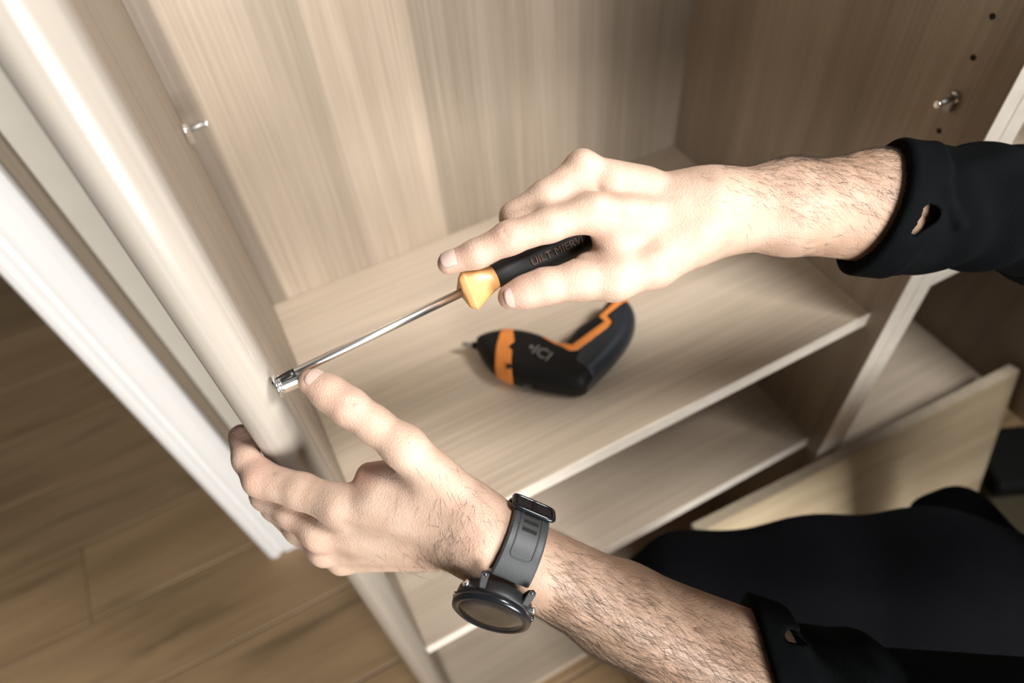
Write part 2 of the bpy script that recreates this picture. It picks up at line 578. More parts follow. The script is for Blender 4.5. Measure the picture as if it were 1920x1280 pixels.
def put(g, D, a, b, ra, rb, k, sign=1):
    a, b = np.asarray(a, np.float32), np.asarray(b, np.float32)
    m = max(ra, rb) + max(k, 0) + 3 * g.vox + 0.006
    sl = g.sub(np.minimum(a, b) - m, np.maximum(a, b) + m)
    if any(s_.stop <= s_.start for s_ in sl): return
    d_ = d_cone(g.pts(sl), a, b, ra, rb)
    if sign > 0:
        D[sl] = smin(D[sl], d_, k)
    else:
        D[sl] = -smin(-D[sl], d_, k)


def chain(g, D, pts, k):
    """pts: list of (point, radius), blended into a limb"""
    for (a, ra), (b, rb) in zip(pts, pts[1:]):
        put(g, D, a, b, ra, rb, k)


def polygonise(g, D, name):
    vg = openvdb.FloatGrid(BIG)
    vg.copyFromArray(np.ascontiguousarray(np.minimum(D, 0.02)))
    v, q = vg.convertToQuads(0.0)
    v = v.astype(np.float32) * g.vox + g.lo
    c = v[q]
    vol = np.sum(np.cross(c[:, 0], c[:, 1]) * c[:, 2]) + np.sum(np.cross(c[:, 0], c[:, 2]) * c[:, 3])
    if vol < 0: q = q[:, ::-1]
    me = bpy.data.meshes.new(name)
    me.vertices.add(len(v))
    me.vertices.foreach_set('co', v.ravel())
    me.loops.add(q.size)
    me.loops.foreach_set('vertex_index', q.ravel().astype(np.int32))
    me.polygons.add(len(q))
    me.polygons.foreach_set('loop_start', np.arange(0, q.size, 4, dtype=np.int32))
    me.update(calc_edges=True)
    me.validate()
    return me, v, q


def merge_meshes(name, parts):
    V, Q, off = [], [], 0
    for v, q in parts:
        V.append(v)
        Q.append(q + off)
        off += len(v)
    v, q = np.concatenate(V), np.concatenate(Q)
    me = bpy.data.meshes.new(name)
    me.vertices.add(len(v))
    me.vertices.foreach_set('co', v.astype(np.float32).ravel())
    me.loops.add(q.size)
    me.loops.foreach_set('vertex_index', q.ravel().astype(np.int32))
    me.polygons.add(len(q))
    me.polygons.foreach_set('loop_start', np.arange(0, q.size, 4, dtype=np.int32))
    me.update(calc_edges=True)
    return me


mm = 0.001
# camera-side direction of the left wrist (s), back-of-hand normal (n) and arm axis (a)
nA = WD((-0.336, 0.844, -0.42))
aL = WD((0.910, 0.404, 0.085))
sA = np.cross(nA, aL)
if np.dot(sA, WD((0, 0, -1))) < 0: sA = -sA
nL = WD((-0.278, 0.698, -0.66))               # the watch faces a little more towards the viewer
nL = nL - aL * (nL @ aL)
nL /= np.linalg.norm(nL)
sL = np.cross(nL, aL)
if np.dot(sL, WD((0, 0, -1))) < 0: sL = -sL


def left_arm(g):
    D = g.full()
    c0, c1, c2, c3 = W(905, 1010, .428), W(1160, 1142, .452), W(1400, 1274, .478), W(1640, 1385, .50)
    for sg, r0, r1, r2 in ((1, 20.5, 26, 33), (-1, 21.0, 27, 34)):
        o = sA * sg
        chain(g, D, [(c0 + o * 9 * mm, r0 * mm), (c1 + o * 10 * mm, r1 * mm), (c2 + o * 8 * mm, r2 * mm), (c3 + o * 6 * mm, 36 * mm)], 12 * mm)
    put(g, D, W(1170, 1104, .447), W(1430, 1213, .468), 15 * mm, 21 * mm, 6 * mm)      # brachioradialis
    # palm: metacarpals
    mc = [((878, 972, .418), (640, 948, .437), 14, 12), ((872, 994, .430), (602, 998, .453), 13.5, 11),
          ((868, 1016, .442), (610, 1030, .468), 12.5, 9.8), ((868, 1034, .452), (642, 1048, .482), 11.5, 9.0)]
    Pm = g.full()
    for a, b, ra, rb in mc:
        put(g, Pm, W(*a), W(*b), ra * mm, rb * mm, 10 * mm)
    put(g, Pm, W(860, 975, .425), W(720, 935, .433), 16 * mm, 14 * mm, 14 * mm)        # thenar side
    put(g, Pm, W(850, 985, .440), W(690, 985, .456), 17 * mm, 15 * mm, 14 * mm)        # palm body
    put(g, Pm, W(905, 1008, .428), W(860, 992, .43), 22 * mm, 17 * mm, 14 * mm)
    # thumb
    Th = g.full()
    chain(g, Th, [(W(872, 940, .418), 14 * mm), (W(758, 838, .411), 12.2 * mm), (W(700, 795, .411), 10.2 * mm), (W(655, 763, .411), 10.6 * mm), (W(618, 737, .413), 9.9 * mm), (W(584, 716, .414), 7.6 * mm)], 6 * mm)
    put(g, Th, W(800, 895, .424), W(692, 888, .436), 14 * mm, 7.0 * mm, 10 * mm)       # web to the index finger
    Pm = smin(Pm, Th, 12 * mm)
    # fingers
    Fi = g.full()
    for ch in ([(640, 948, .437, 12), (566, 921, .447, 11.3), (490, 898, .457, 11.4), (466, 860, .465, 10.0), (452, 818, .475, 8.2)],
               [(602, 998, .453, 10.9), (548, 960, .463, 10.6), (500, 928, .473, 10.2), (476, 880, .485, 8.8), (460, 836, .494, 7.4)],
               [(610, 1030, .468, 9.7), (562, 992, .479, 9.6), (516, 950, .491, 9.2), (488, 905, .503, 8.1), (474, 865, .510, 6.8)],
               [(642, 1048, .482, 8.9), (596, 1018, .492, 8.7), (552, 980, .505, 8.3), (530, 935, .513, 7.4), (516, 900, .518, 6.4)]):
        Fk = g.full()
        chain(g, Fk, [(W(x, y, z), r_ * mm) for x, y, z, r_ in ch], 4 * mm)
        Fi = smin(Fi, Fk, 2.2 * mm)
    D = smin(D, smin(Pm, Fi, 8 * mm), 16 * mm)
    # the fingers lie against the upright and flatten on it
    X, Y, Z = g.pts((slice(None),) * 3)
    qx, qy = np.abs(X + 0.0475) - (0.0153 - 0.0135), np.abs(Y - 0.5) - (0.2125 - 0.0135)
    post = np.sqrt(np.maximum(qx, 0) ** 2 + np.maximum(qy, 0) ** 2) + np.minimum(np.maximum(qx, qy), 0) - 0.0135
    D = -smin(-D, post - 0.0003 + 0 * Z, 0.002)
    # tendons and knuckles
    for a, b, r0, r1 in (((760, 985, .420), (630, 955, .4285), 2.2, 3.2), ((770, 1025, .437), (606, 1004, .4465), 2.0, 3.2), ((770, 1045, .449), (612, 1034, .464), 1.8, 2.8)):
        put(g, D, W(*a), W(*b), r0 * mm, r1 * mm, 5 * mm)
    # creases: web fold, thumb knuckle, index finger joint
    for a, b, r_ in (((702, 897, .4195), (735, 880, .4105), 0.7),
                     ((640, 792, .4075), (655, 782, .4025), 0.7), ((660, 745, .4000), (668, 752, .4003), 0.5), ((652, 748, .4000), (662, 757, .4004), 0.5),
                     ((494, 862, .4520), (512, 886, .4455), 0.8)):
        put(g, D, W(*a), W(*b), r_ * mm, r_ * mm, 2.2 * mm, -1)
    return D


def bounds(pts, m):
    P = np.array(pts)
    return P.min(0) - m, P.max(0) + m


gl = Grid(*bounds([W(1570, 1335, .50), W(905, 1010, .428), W(455, 810, .474), W(470, 880, .51), W(583, 716, .414), W(640, 1050, .485), W(1400, 1255, .44), W(1560, 1335, .46)], 0.035), 0.0013)
DL = left_arm(gl)
_, vL, qL = polygonise(gl, DL, 'tmp')
del DL


tip = Vector(W(510, 719, .4135))
col0 = Vector(W(866, 548, .4455))
sax = (col0 - tip).normalized()


def right_arm(g):
    D = g.full()
    # forearm, an oval of two bones
    A = [(1318, 398, .457), (1480, 388, .465), (1640, 378, .472), (1820, 386, .485), (1990, 398, .50)]
    up = WD((0, -1, 0.25))
    for sg, rs in ((1, (20, 22, 23.5, 22, 20)), (-1, (20, 22.5, 25, 22, 20))):
        chain(g, D, [(W(*p) + up * sg * o * mm, r_ * mm) for p, r_, o in zip(A, rs, (6, 8, 9, 9, 8))], 12 * mm)
    put(g, D, W(1440, 420, .474), W(1700, 432, .482), 15 * mm, 25 * mm, 10 * mm)       # flexor mass below
    Pm = g.full()
    for a, b, ra, rb in (((1300, 408, .452), (1110, 398, .433), 15, 11.2), ((1305, 385, .455), (1092, 318, .446), 14, 10.2),
                         ((1310, 376, .466), (1128, 330, .470), 13.5, 9.8), ((1315, 376, .478), (1175, 345, .488), 12.5, 9)):
        put(g, Pm, W(*a), W(*b), ra * mm, rb * mm, 8 * mm)
    put(g, Pm, W(1285, 420, .462), W(1190, 420, .462), 19 * mm, 15 * mm, 12 * mm)
    put(g, Pm, W(1330, 398, .457), W(1280, 400, .457), 25 * mm, 21 * mm, 14 * mm)
    put(g, Pm, W(1205, 352, .452), W(1150, 345, .447), 12 * mm, 11 * mm, 9 * mm)
    Th = g.full()
    chain(g, Th, [(W(1290, 455, .452), 17 * mm), (W(1225, 497, .447), 14.5 * mm), (W(1152, 523, .442), 13.4 * mm), (W(1085, 526, .440), 12.0 * mm), (W(1020, 538, .438), 10.9 * mm), (W(985, 548, .438), 9.6 * mm), (W(957, 556, .438), 8.0 * mm)], 6 * mm)
    put(g, Th, W(1150, 440, .447), W(1165, 500, .449), 14 * mm, 13 * mm, 10 * mm)      # web
    put(g, Th, W(1100, 500, .452), W(1150, 508, .450), 9 * mm, 10 * mm, 8 * mm)
    Pm = smin(Pm, Th, 12 * mm)
    Fi = g.full()
    for ch in ([(1110, 398, .433, 11), (1030, 422, .429, 10.2), (955, 446, .427, 10), (893, 476, .430, 8.7), (842, 493, .4335, 7.2)],
               [(1092, 318, .446, 10.5), (1024, 370, .441, 10.6), (967, 407, .444, 9.8), (985, 446, .468, 8.4), (1035, 470, .482, 7.2)],
               [(1128, 330, .470, 9.4), (1060, 372, .478, 8.8), (1000, 408, .482, 8.6), (1010, 450, .496, 7.9), (1060, 472, .503, 7)],
               [(1175, 345, .488, 8.8), (1110, 378, .497, 8), (1050, 405, .503, 7.7), (1068, 446, .514, 7.1), (1112, 466, .516, 6.3)]):
        Fk = g.full()
        chain(g, Fk, [(W(x, y_, z), r_ * mm) for x, y_, z, r_ in ch], 4 * mm)
        Fi = smin(Fi, Fk, 5 * mm)
    D = smin(D, smin(Pm, Fi, 7 * mm), 16 * mm)
    hp = [np.array(col0 + sax * t_ * mm) for t_ in (1, 22, 30, 60, 80, 108)]
    for a, b, r0, r1 in zip(hp, hp[1:], (13.5, 8.7, 8.9, 11.8, 12.7), (8.7, 8.9, 11.8, 12.7, 12.5)):
        put(g, D, a, b, r0 * mm, r1 * mm, 1.0 * mm, -1)
    put(g, D, W(1082, 356, .445), W(1035, 386, .440), 9 * mm, 8 * mm, 8 * mm)        # flesh between index and middle
    put(g, D, W(1092, 306, .441), W(1098, 309, .441), 7.5 * mm, 7 * mm, 6 * mm)        # middle knuckle
    put(g, D, W(1200, 395, .436), W(1118, 385, .427), 2 * mm, 4 * mm, 6 * mm)          # index tendon
    for a, b, r_ in (((948, 424, .416), (960, 440, .4145), 0.6), ((941, 430, .417), (952, 446, .4155), 0.6)):
        put(g, D, W(*a), W(*b), r_ * mm, r_ * mm, 2.2 * mm, -1)
    return D


gr = Grid(*bounds([W(842, 493, .4335), W(1050, 405, .515), W(1092, 300, .44), W(1225, 520, .44), W(1700, 440, .49), W(1880, 390, .49), W(1700, 340, .44)], 0.042), 0.0013)
DR = right_arm(gr)
_, vR, qR = polygonise(gr, DR, 'tmp2')
del DR
# neck and head, bent over the work outside the frame
hc = np.array((0.40, -0.10, 1.37))
fdir = np.array((-0.45, 0.55, -0.70)) / np.linalg.norm((-0.45, 0.55, -0.70))       # where the face looks
hup = np.array((-0.55, 0.30, 0.78)); hup = hup - fdir * (hup @ fdir); hup /= np.linalg.norm(hup)
hs = np.cross(fdir, hup)


def HP(f_, u_, s_=0.0):
    return hc + fdir * f_ + hup * u_ + hs * s_


gh = Grid(hc - np.array((0.16, 0.2, 0.27)), hc + np.array((0.28, 0.2, 0.16)), 0.003)
Dh = gh.full()
put(gh, Dh, HP(-.025, .035), HP(.02, .03), .078, .076, .03)
put(gh, Dh, HP(.02, .0), HP(.045, -.075), .062, .038, .03)
put(gh, Dh, HP(.088, .012), HP(.103, -.022), .008, .012, .012)
for q in (-1, 1):
    put(gh, Dh, HP(.076, .014, q * .032), HP(.076, .014, q * .034), .010, .010, .006, -1)
    put(gh, Dh, HP(.066, .013, q * .032), HP(.066, .013, q * .033), .0115, .0115, .002)
    put(gh, Dh, HP(.078, .032, q * .016), HP(.070, .034, q * .044), .008, .006, .012)
    put(gh, Dh, HP(-.005, .02, q * .074), HP(-.008, -.03, q * .070), .012, .009, .006)
put(gh, Dh, HP(.088, -.046, -.02), HP(.088, -.046, .02), .007, .007, .006)
put(gh, Dh, HP(.082, -.059, -.016), HP(.082, -.059, .016), .007, .007, .006)
put(gh, Dh, HP(.096, -.0525, -.02), HP(.096, -.0525, .02), .0012, .0012, .003, -1)
put(gh, Dh, HP(-.02, -.03), np.array((0.58, -0.15, 1.14)), .052, .058, .03)
_, vH, qH = polygonise(gh, Dh, 'tmp3')
Dq = gh.full()
put(gh, Dq, HP(-.028, .042), HP(.012, .045), .084, .080, .02)
Xh, Yh, Zh = gh.pts((slice(None),) * 3)
fr = (Xh - hc[0]) * fdir[0] + (Yh - hc[1]) * fdir[1] + (Zh - hc[2]) * fdir[2]
uh = (Xh - hc[0]) * hup[0] + (Yh - hc[1]) * hup[1] + (Zh - hc[2]) * hup[2]
Dq = np.maximum(Dq, smin(-(uh - 0.07), -(-fr + 0.0 + uh * 0.3 - 0.005), 0.02))
HAIR = Dq + 0.0012 * np.sin(Xh * 900 + 3 * np.sin(Zh * 160)) * np.sin(Yh * 700 + 2 * np.sin(Xh * 210)) + 0 * Zh

person = empty('person', (0.6, -0.05, 0), label='person in black with bare forearms kneeling and driving a screwdriver into the upright', cat='person')
body = merge_meshes('body', [(vL, qL), (vR, qR), (vH, qH)])
va = np.concatenate([vL, vR, vH])
bl = np.zeros(len(va), np.float32)
for p, rad, s_ in (((583, 716, .414), 16, .5), ((655, 763, .405), 14, .35), ((480, 893, .45), 18, .5), ((452, 816, .47), 20, .5), ((682, 882, .428), 15, .9),
                   ((606, 1010, .455), 22, .25), ((842, 493, .43), 16, .5), ((955, 446, .42), 16, .35), ((956, 556, .435), 16, .45), ((1020, 540, .43), 14, .25),
                   ((961, 402, .45), 16, .35), ((1130, 440, .44), 16, .3), ((875, 960, .41), 40, .12)):
    dd = np.linalg.norm(va - W(*p).astype(np.float32), axis=1) / (rad * mm)
    bl = np.maximum(bl, s_ * np.clip(1.3 - dd, 0, 1))
tn = np.zeros(len(va), np.float32)  # forearm tan, with the weaker light on the forearms painted in
tl = (vL - W(905, 1010, .428)) @ aL
tn[:len(vL)] = np.interp(tl, [-0.05, 0.03, 0.14], [0, 0.75, 1.0])
dR_ = W(1650, 380, .472) - W(1330, 398, .457)
tr = (vR - W(1330, 398, .457)) @ (dR_ / np.linalg.norm(dR_))
tn[len(vL):len(vL) + len(vR)] = np.interp(tr, [-0.02, 0.03, 0.09], [0, 0.6, 1.0])
body.attributes.new('tan', 'FLOAT', 'POINT').data.foreach_set('value', tn)
at = body.attributes.new('blush', 'FLOAT', 'POINT')
at.data.foreach_set('value', bl)
mesh_obj('body', body, M_skin, person, True)

me, _, _ = polygonise(gh, HAIR, 'hair')
mesh_obj('hair', me, M_hair, person, True)


def nail(fc, tip, up, w, l, rad):
    """curved nail plate on a finger of radius rad round the point fc"""
    t = np.array(tip) / np.linalg.norm(tip)
    n_ = np.array(up) - t * np.dot(up, t)
    n_ /= np.linalg.norm(n_)
    s_ = np.cross(t, n_)
    center = np.array(fc) + n_ * (rad + 0.0005)
    bm = bmesh.new()
    nu, nv = 11, 11
    G = []
    for lay in (0, 1):
        rows = []
        for i in range(nu):
            u_ = -1 + 2 * i / (nu - 1)
            rw = []
            for j in range(nv):
                v_ = -1 + 2 * j / (nv - 1)
                # squared oval outline
                k_ = 1 / (abs(u_) ** 3.2 + abs(v_) ** 3.2) ** (1 / 3.2) if (u_ or v_) else 0
                m_ = max(abs(u_), abs(v_))
                uu, vv = u_ * k_ * m_, v_ * k_ * m_
                x_, y_ = uu * l / 2, vv * w / 2
                hgt = math.sqrt(max(rad * rad - y_ * y_, 0)) - rad - 0.10 * l * uu * uu * (1 if uu > 0 else 1.0) - (0.0007 if lay == 0 else 0)
                rw.append(bm.verts.new(Vector(np.array(center) + t * x_ + s_ * y_ + n_ * hgt)))
            rows.append(rw)
        G.append(rows)
    for lay in (0, 1):
        for i in range(nu - 1):
            for j in range(nv - 1):
                q_ = (G[lay][i][j], G[lay][i + 1][j], G[lay][i + 1][j + 1], G[lay][i][j + 1])
                bm.faces.new(q_ if lay else q_[::-1])
    ring = [(i, 0) for i in range(nu)] + [(nu - 1, j) for j in range(1, nv)] + [(i, nv - 1) for i in range(nu - 2, -1, -1)] + [(0, j) for j in range(nv - 2, 0, -1)]
    for (a, b), (c, e) in zip(ring, ring[1:] + ring[:1]):
        bm.faces.new((G[0][a][b], G[0][c][e], G[1][c][e], G[1][a][b]))
    bm_obj('fingernail', bm, M_nail, person, True)


nail(W(596, 722, .4138), W(584, 716, .414) - W(655, 763, .411), WD((0.42, -0.50, -0.76)), 13.5 * mm, 15 * mm, 8.3 * mm)
nail(W(850, 490, .4328), W(842, 493, .4335) - W(893, 476, .430), WD((-0.1, -0.30, -0.95)), 11 * mm, 13 * mm, 7.6 * mm)
nail(W(967, 553, .438), W(957, 556, .438) - W(1020, 539, .438), WD((-0.05, 0.25, -0.95)), 13.5 * mm, 15 * mm, 8.6 * mm)


# ------------------------------------------------------------------ arm hair
def vert_normals(v, q):
    n_ = np.cross(v[q[:, 2]] - v[q[:, 0]], v[q[:, 3]] - v[q[:, 1]])
    N_ = np.zeros_like(v)
    for i in range(4):
        np.add.at(N_, q[:, i], n_)
    return N_ / (np.linalg.norm(N_, axis=1, keepdims=True) + 1e-12)


def hair(name, v, q, weight, flow, count, seed, lmin=7, lmax=15, limit=None):
    rng = np.random.default_rng(seed)
    N_ = vert_normals(v, q)
    w_ = weight(v, N_)
    idx = rng.choice(len(v), count, p=w_ / w_.sum())
    P = v[idx] + rng.normal(0, 0.0004, (count, 3))
    n_ = N_[idx]
    fl = flow(v[idx]) + rng.normal(0, 0.28, (count, 3))
    fl = fl - n_ * np.sum(fl * n_, axis=1, keepdims=True)
    fl /= np.linalg.norm(fl, axis=1, keepdims=True)
    side = np.cross(n_, fl)
    ln = rng.uniform(lmin, lmax, count)[:, None] * mm
    if limit is not None:
        ln = np.minimum(ln, limit(v[idx], n_)[:, None])
    bend = rng.normal(0, 0.35, count)[:, None]
    lift = rng.uniform(0.06, 0.32, count)[:, None]
    V, Fq = [], []
    segs = 4
    prev = None
    for k_ in range(segs + 1):
        t = k_ / segs
        c = P + fl * ln * t + side * ln * bend * t * t * 0.6 + n_ * (ln * lift * (t - 0.75 * t * t) - 0.0002)
        rr_ = 0.000072 * (1 - 0.7 * t)
        for j in range(3):
            a = 2 * math.pi * j / 3
            V.append(c + (n_ * math.cos(a) + side * math.sin(a)) * rr_)
    V = np.stack(V, 1)                       # count, (segs+1)*3, 3
    base = (np.arange(count) * (segs + 1) * 3)[:, None]
    for k_ in range(segs):
        for j in range(3):
            j2 = (j + 1) % 3
            Fq.append(base + np.array([k_ * 3 + j, k_ * 3 + j2, (k_ + 1) * 3 + j2, (k_ + 1) * 3 + j]))
    me = merge_meshes(name, [(V.reshape(-1, 3), np.concatenate(Fq))])
    return mesh_obj(name, me, M_hair, person, True, kind='stuff')


CAMP = np.array([0, 0, CZ])


def wl(v, n_):
    t = (v - W(905, 1010, .428)) @ aL
    face = np.sum((CAMP - v) * n_, axis=1) > -0.1
    back = n_ @ nA
    den = np.interp(t, [-0.075, -0.045, -0.01, 0.02, 0.1, 0.2], [0, 0.03, 0.4, 1.0, 1.1, 1.0])
    tw = (v - W(962, 1014, .434)) @ aL
    face = face * ((tw < -0.019) | (tw > 0.0135))
    return den * face * np.interp(back, [-0.75, -0.35, 0.2, 1], [0.02, 0.35, 1, 1]) + 1e-9


def fl_l(v):
    t = (v - W(905, 1010, .428)) @ aL
    k_ = np.interp(t, [-0.03, 0.03], [-0.25, 1.0])[:, None]
    return aL[None] * (0.95 * np.abs(k_) + 0.15) * 1.0 + (nA[None] * np.interp(t, [-0.03, 0.04], [0.55, 0.22])[:, None]) + sA[None] * np.interp(t, [-0.03, 0.03], [-0.3, -0.1])[:, None]


def under_strap(v, n_):
    # hairs end at the strap and the watch case instead of running into them
    tw = (v - W(962, 1014, .434)) @ aL
    edge = np.where(n_ @ nL > 0.75, 0.0265, np.where(n_ @ nL > 0.3, 0.018, 0.0135))
    return np.where(tw < 0, np.clip(-tw - edge, 0.0004, 1), np.where(tw < edge, 0.0004, 1.0))


hair('arm_hair', vL, qL, wl, fl_l, 6600, 5, 9, 23, under_strap)
aR = (W(1650, 380, .472) - W(1330, 398, .457))
aR /= np.linalg.norm(aR)


def wrr(v, n_):
    t = (v - W(1330, 398, .457)) @ aR
    upc = n_ @ WD((0, -1, 0))
    return np.interp(t, [-0.02, 0.02, 0.06, 0.2], [0, 0.35, 1, 1]) * np.interp(upc, [-0.9, -0.3, 0.2, 0.9], [0.15, 0.15, 0.4, 1.6]) * (np.sum((CAMP - v) * n_, axis=1) > -0.12) + 1e-9


hair('arm_hair', vR, qR, wrr, lambda v: aR[None] * 0.8 + WD((0, 0.9, 0))[None] * 0.55 + np.zeros_like(v), 3900, 9, 7, 13)

# ------------------------------------------------------------------ clothing
shirt = None


def plane3(a, b, c, inside):
    n_ = np.cross(b - a, c - a)
    n_ /= np.linalg.norm(n_)
    if np.dot(inside - a, n_) > 0: n_ = -n_
    return a, n_                               # n_ points out of the sleeve


def sleeve(name, axis_pts, cutpts, armf, slit, parent, folds, grow=0.0065):
    lo, hi = bounds([p for p, _ in axis_pts], max(r_ for _, r_ in axis_pts) + 0.02)
    g = Grid(lo, hi, 0.0018)
    arm = armf(g)
    D = arm - grow
    chain(g, D, axis_pts, 14 * mm)
    a0, n_ = plane3(*cutpts, axis_pts[-1][0])
    X, Y, Z = g.pts((slice(None),) * 3)
    pl = (X - a0[0]) * n_[0] + (Y - a0[1]) * n_[1] + (Z - a0[2]) * n_[2]
    band = -smin(-(D - 0.0034), -(np.abs(pl + 0.0135) - 0.0135), 4 * mm)
    # soft folds running round the sleeve
    w_ = D + 0.0016 * np.sin(pl * 150 + 2.2 * np.sin((X + Y) * 60)) * np.clip(-pl / 0.03, 0, 1)
    D = np.maximum(w_, pl)
    D = smin(D, band, 2.5 * mm)
    for a, b, r_ in folds:
        put(g, D, a, b, r_, r_, 5 * mm, 1)
    # hollow round the arm
    D = np.maximum(D, -np.maximum(arm - 0.0012, -pl - 0.05))
    for a, b, ra, rb in slit:
        put(g, D, a, b, ra, rb, 1.0 * mm, -1)
    me, _, _ = polygonise(g, D, name)
    return mesh_obj(name, me, M_shirt, parent, True)


# torso of the shirt, outside the frame at the right, carries both sleeves
gs = Grid((0.10, -0.55, 0.42), (1.05, 0.40, 1.34), 0.007)
Dt = gs.full()
hipc, chest = np.array((0.86, -0.30, 0.58)), np.array((0.70, -0.17, 0.98))
shR, shL_ = np.array((0.81, -0.03, 1.21)), np.array((0.51, -0.27, 1.05))
lat = (shR - shL_) / np.linalg.norm(shR - shL_)
for o in (-0.07, 0.0, 0.07):
    chain(gs, Dt, [(hipc + lat * o, 0.115), ((hipc + chest) / 2 + lat * o, 0.105), (chest + lat * o * 1.2, 0.115)], 0.05)
elR, elL = W(1990, 402, .50), W(1640, 1365, .50)
chain(gs, Dt, [(chest + np.array((0.02, -0.01, 0.07)), 0.085), (shR, 0.072), (elR, 0.054)], 0.05)
chain(gs, Dt, [(chest + np.array((0.02, -0.01, 0.07)), 0.085), (shL_, 0.072), (elL, 0.054)], 0.05)
put(gs, Dt, chest + np.array((-0.03, 0, 0.10)), np.array((0.545, -0.14, 1.185)), 0.078, 0.064, 0.04)
me, _, _ = polygonise(gs, Dt, 'shirt')
shirt = mesh_obj('shirt', me, M_shirt, person, True)

zc = .474
sleeve('sleeve', [(W(1600, 384, .475), 25 * mm), (W(1720, 388, .480), 30 * mm), (W(1780, 390, .483), 34 * mm), (W(1860, 392, .486), 37 * mm), (W(2000, 402, .50), 50 * mm)],
       (W(1672, 278, zc), W(1606, 480, zc), W(1692, 385, zc - .036)), right_arm,
       [(W(1740, 402, z_), W(1714, 434, z_ + .001), 6.5 * mm, 2.8 * mm) for z_ in (.438, .442, .446)],
       shirt, [(W(1716, 285, .465), W(1772, 368, .441), 4 * mm), (W(1772, 368, .441), W(1800, 420, .446), 3 * mm)])


def left_arm_only(g):
    D = g.full()
    c1, c2, c3 = W(1160, 1142, .452), W(1400, 1274, .478), W(1640, 1385, .50)
    for sg, r1, r2 in ((1, 26, 33), (-1, 27, 34)):
        o = sA * sg
        chain(g, D, [(c1 + o * 10 * mm, r1 * mm), (c2 + o * 8 * mm, r2 * mm), (c3 + o * 6 * mm, 36 * mm)], 12 * mm)
    put(g, D, W(1170, 1104, .447), W(1430, 1213, .468), 15 * mm, 21 * mm, 6 * mm)
    return D


sleeve('sleeve', [(W(1330, 1218, .475), 30 * mm), (W(1460, 1280, .485), 30 * mm), (W(1560, 1310, .49), 46 * mm), (W(1680, 1380, .505), 56 * mm)],
       (W(1408, 1136, .462), W(1448, 1224, .428), W(1446, 1345, .47)), left_arm_only,
       [(W(1484, 1192, z_), W(1524, 1200, z_), 4.4 * mm, 2.8 * mm) for z_ in (.424, .430, .436, .442, .447, .452, .457, .462)], shirt, [])

# trousers: left thigh and shin across the lower right, right knee behind
gt = Grid((0.05, -0.62, 0.0), (1.25, 0.36, 0.80), 0.006)
Dq = gt.full()
kneeL = W(1275, 1112, .80)
hipL = np.array((0.72, -0.20, 0.60))
chain(gt, Dq, [(hipL, 0.092), (W(1760, 1108, .71), 0.078), (W(1540, 1106, .755), 0.074), (kneeL, 0.060)], 0.03)
chain(gt, Dq, [(kneeL, 0.058), (np.array((0.27, 0.02, 0.30)), 0.055), (np.array((0.30, -0.06, 0.06)), 0.045)], 0.03)
hipR = np.array((0.88, -0.16, 0.56))
kneeR = W(1788, 985, .84)
chain(gt, Dq, [(hipR, 0.09), (W(1930, 1120, .82), 0.058), (kneeR, 0.040)], 0.02)
chain(gt, Dq, [(kneeR, 0.038), (np.array((0.74, 0.055, 0.055)), 0.05), (np.array((0.98, -0.35, 0.055)), 0.045)], 0.03)
chain(gt, Dq, [(hipL, 0.11), (hipR, 0.11)], 0.05)
X, Y, Z = gt.pts((slice(None),) * 3)
Dq = Dq + 0.003 * np.sin(X * 42 + 9 * Y + 3 * np.sin(Z * 30))
me, _, _ = polygonise(gt, Dq, 'trousers')
mesh_obj('trousers', me, M_trouser, person, True)

# shoes under the trouser legs
for ank, toe in ((np.array((0.30, -0.05, 0.075)), np.array((0.20, 0.09, 0.035))), (np.array((0.99, -0.37, 0.075)), np.array((1.07, -0.50, 0.035)))):
    gz = Grid(*bounds([ank, toe, ank - (toe - ank) * 0.45], 0.075), 0.004)
    Ds = gz.full()
    heel = ank - (toe - ank) * 0.35
    heel[2] = 0.045
    chain(gz, Ds, [(ank, 0.044), (heel, 0.040), ((ank + toe) / 2 * np.array((1, 1, 0)) + np.array((0, 0, 0.045)), 0.042), (toe, 0.036)], 0.02)
    Ds = np.maximum(Ds, 0.006 - gz.pts((slice(None),) * 3)[2] + np.zeros_like(Ds))
    up_ = np.maximum(Ds, gz.pts((slice(None),) * 3)[2] - 0.115)
    me, _, _ = polygonise(gz, up_.astype(np.float32), 'shoe')
    mesh_obj('shoe', me, M_black, person, True)

# ------------------------------------------------------------------ wrist watch
wc = W(962, 1014, .434)
watch = empty('wrist_watch', tuple(wc), label='black round sports watch with dark grey rubber strap on the left wrist', cat='watch')


def wp(n_, s_, a_):
    return Vector(wc + (nL * n_ + sL * s_ + aL * a_) * mm)


# outline of the wrist under the strap: distance from the axis at each angle
gw = Grid(wc - 0.05, wc + 0.05, 0.001)
DW = left_arm(gw)
NT = 144
RAD = np.zeros(NT)
for i_ in range(NT):
    t_ = 2 * math.pi * i_ / NT
    best = 0
    for a_ in (-12.5, -8, -4, 0, 4, 8, 12.5):
        for rr__ in np.arange(12, 42, 0.5):
            p_ = wc + (nL * math.cos(t_) * rr__ + sL * math.sin(t_) * rr__ + aL * a_) * mm
            ix = np.clip(np.round((p_ - gw.lo) / gw.vox).astype(int), 0, gw.n - 1)
            if DW[tuple(ix)] > 0:
                break
        best = max(best, rr__)
    RAD[i_] = best
for _ in range(14):
    RAD = np.maximum(RAD, 0.25 * np.roll(RAD, 1) + 0.5 * RAD + 0.25 * np.roll(RAD, -1))
K_ = np.exp(-0.5 * (np.arange(-9, 10) / 4.0) ** 2)
RAD = np.convolve(np.concatenate([RAD[-9:], RAD, RAD[:9]]), K_ / K_.sum(), 'valid') + 1.1
CN = float(RAD[0]) + 0.8                      # back of the case over the wrist axis
axn = Vector(nL)
bm = bmesh.new()
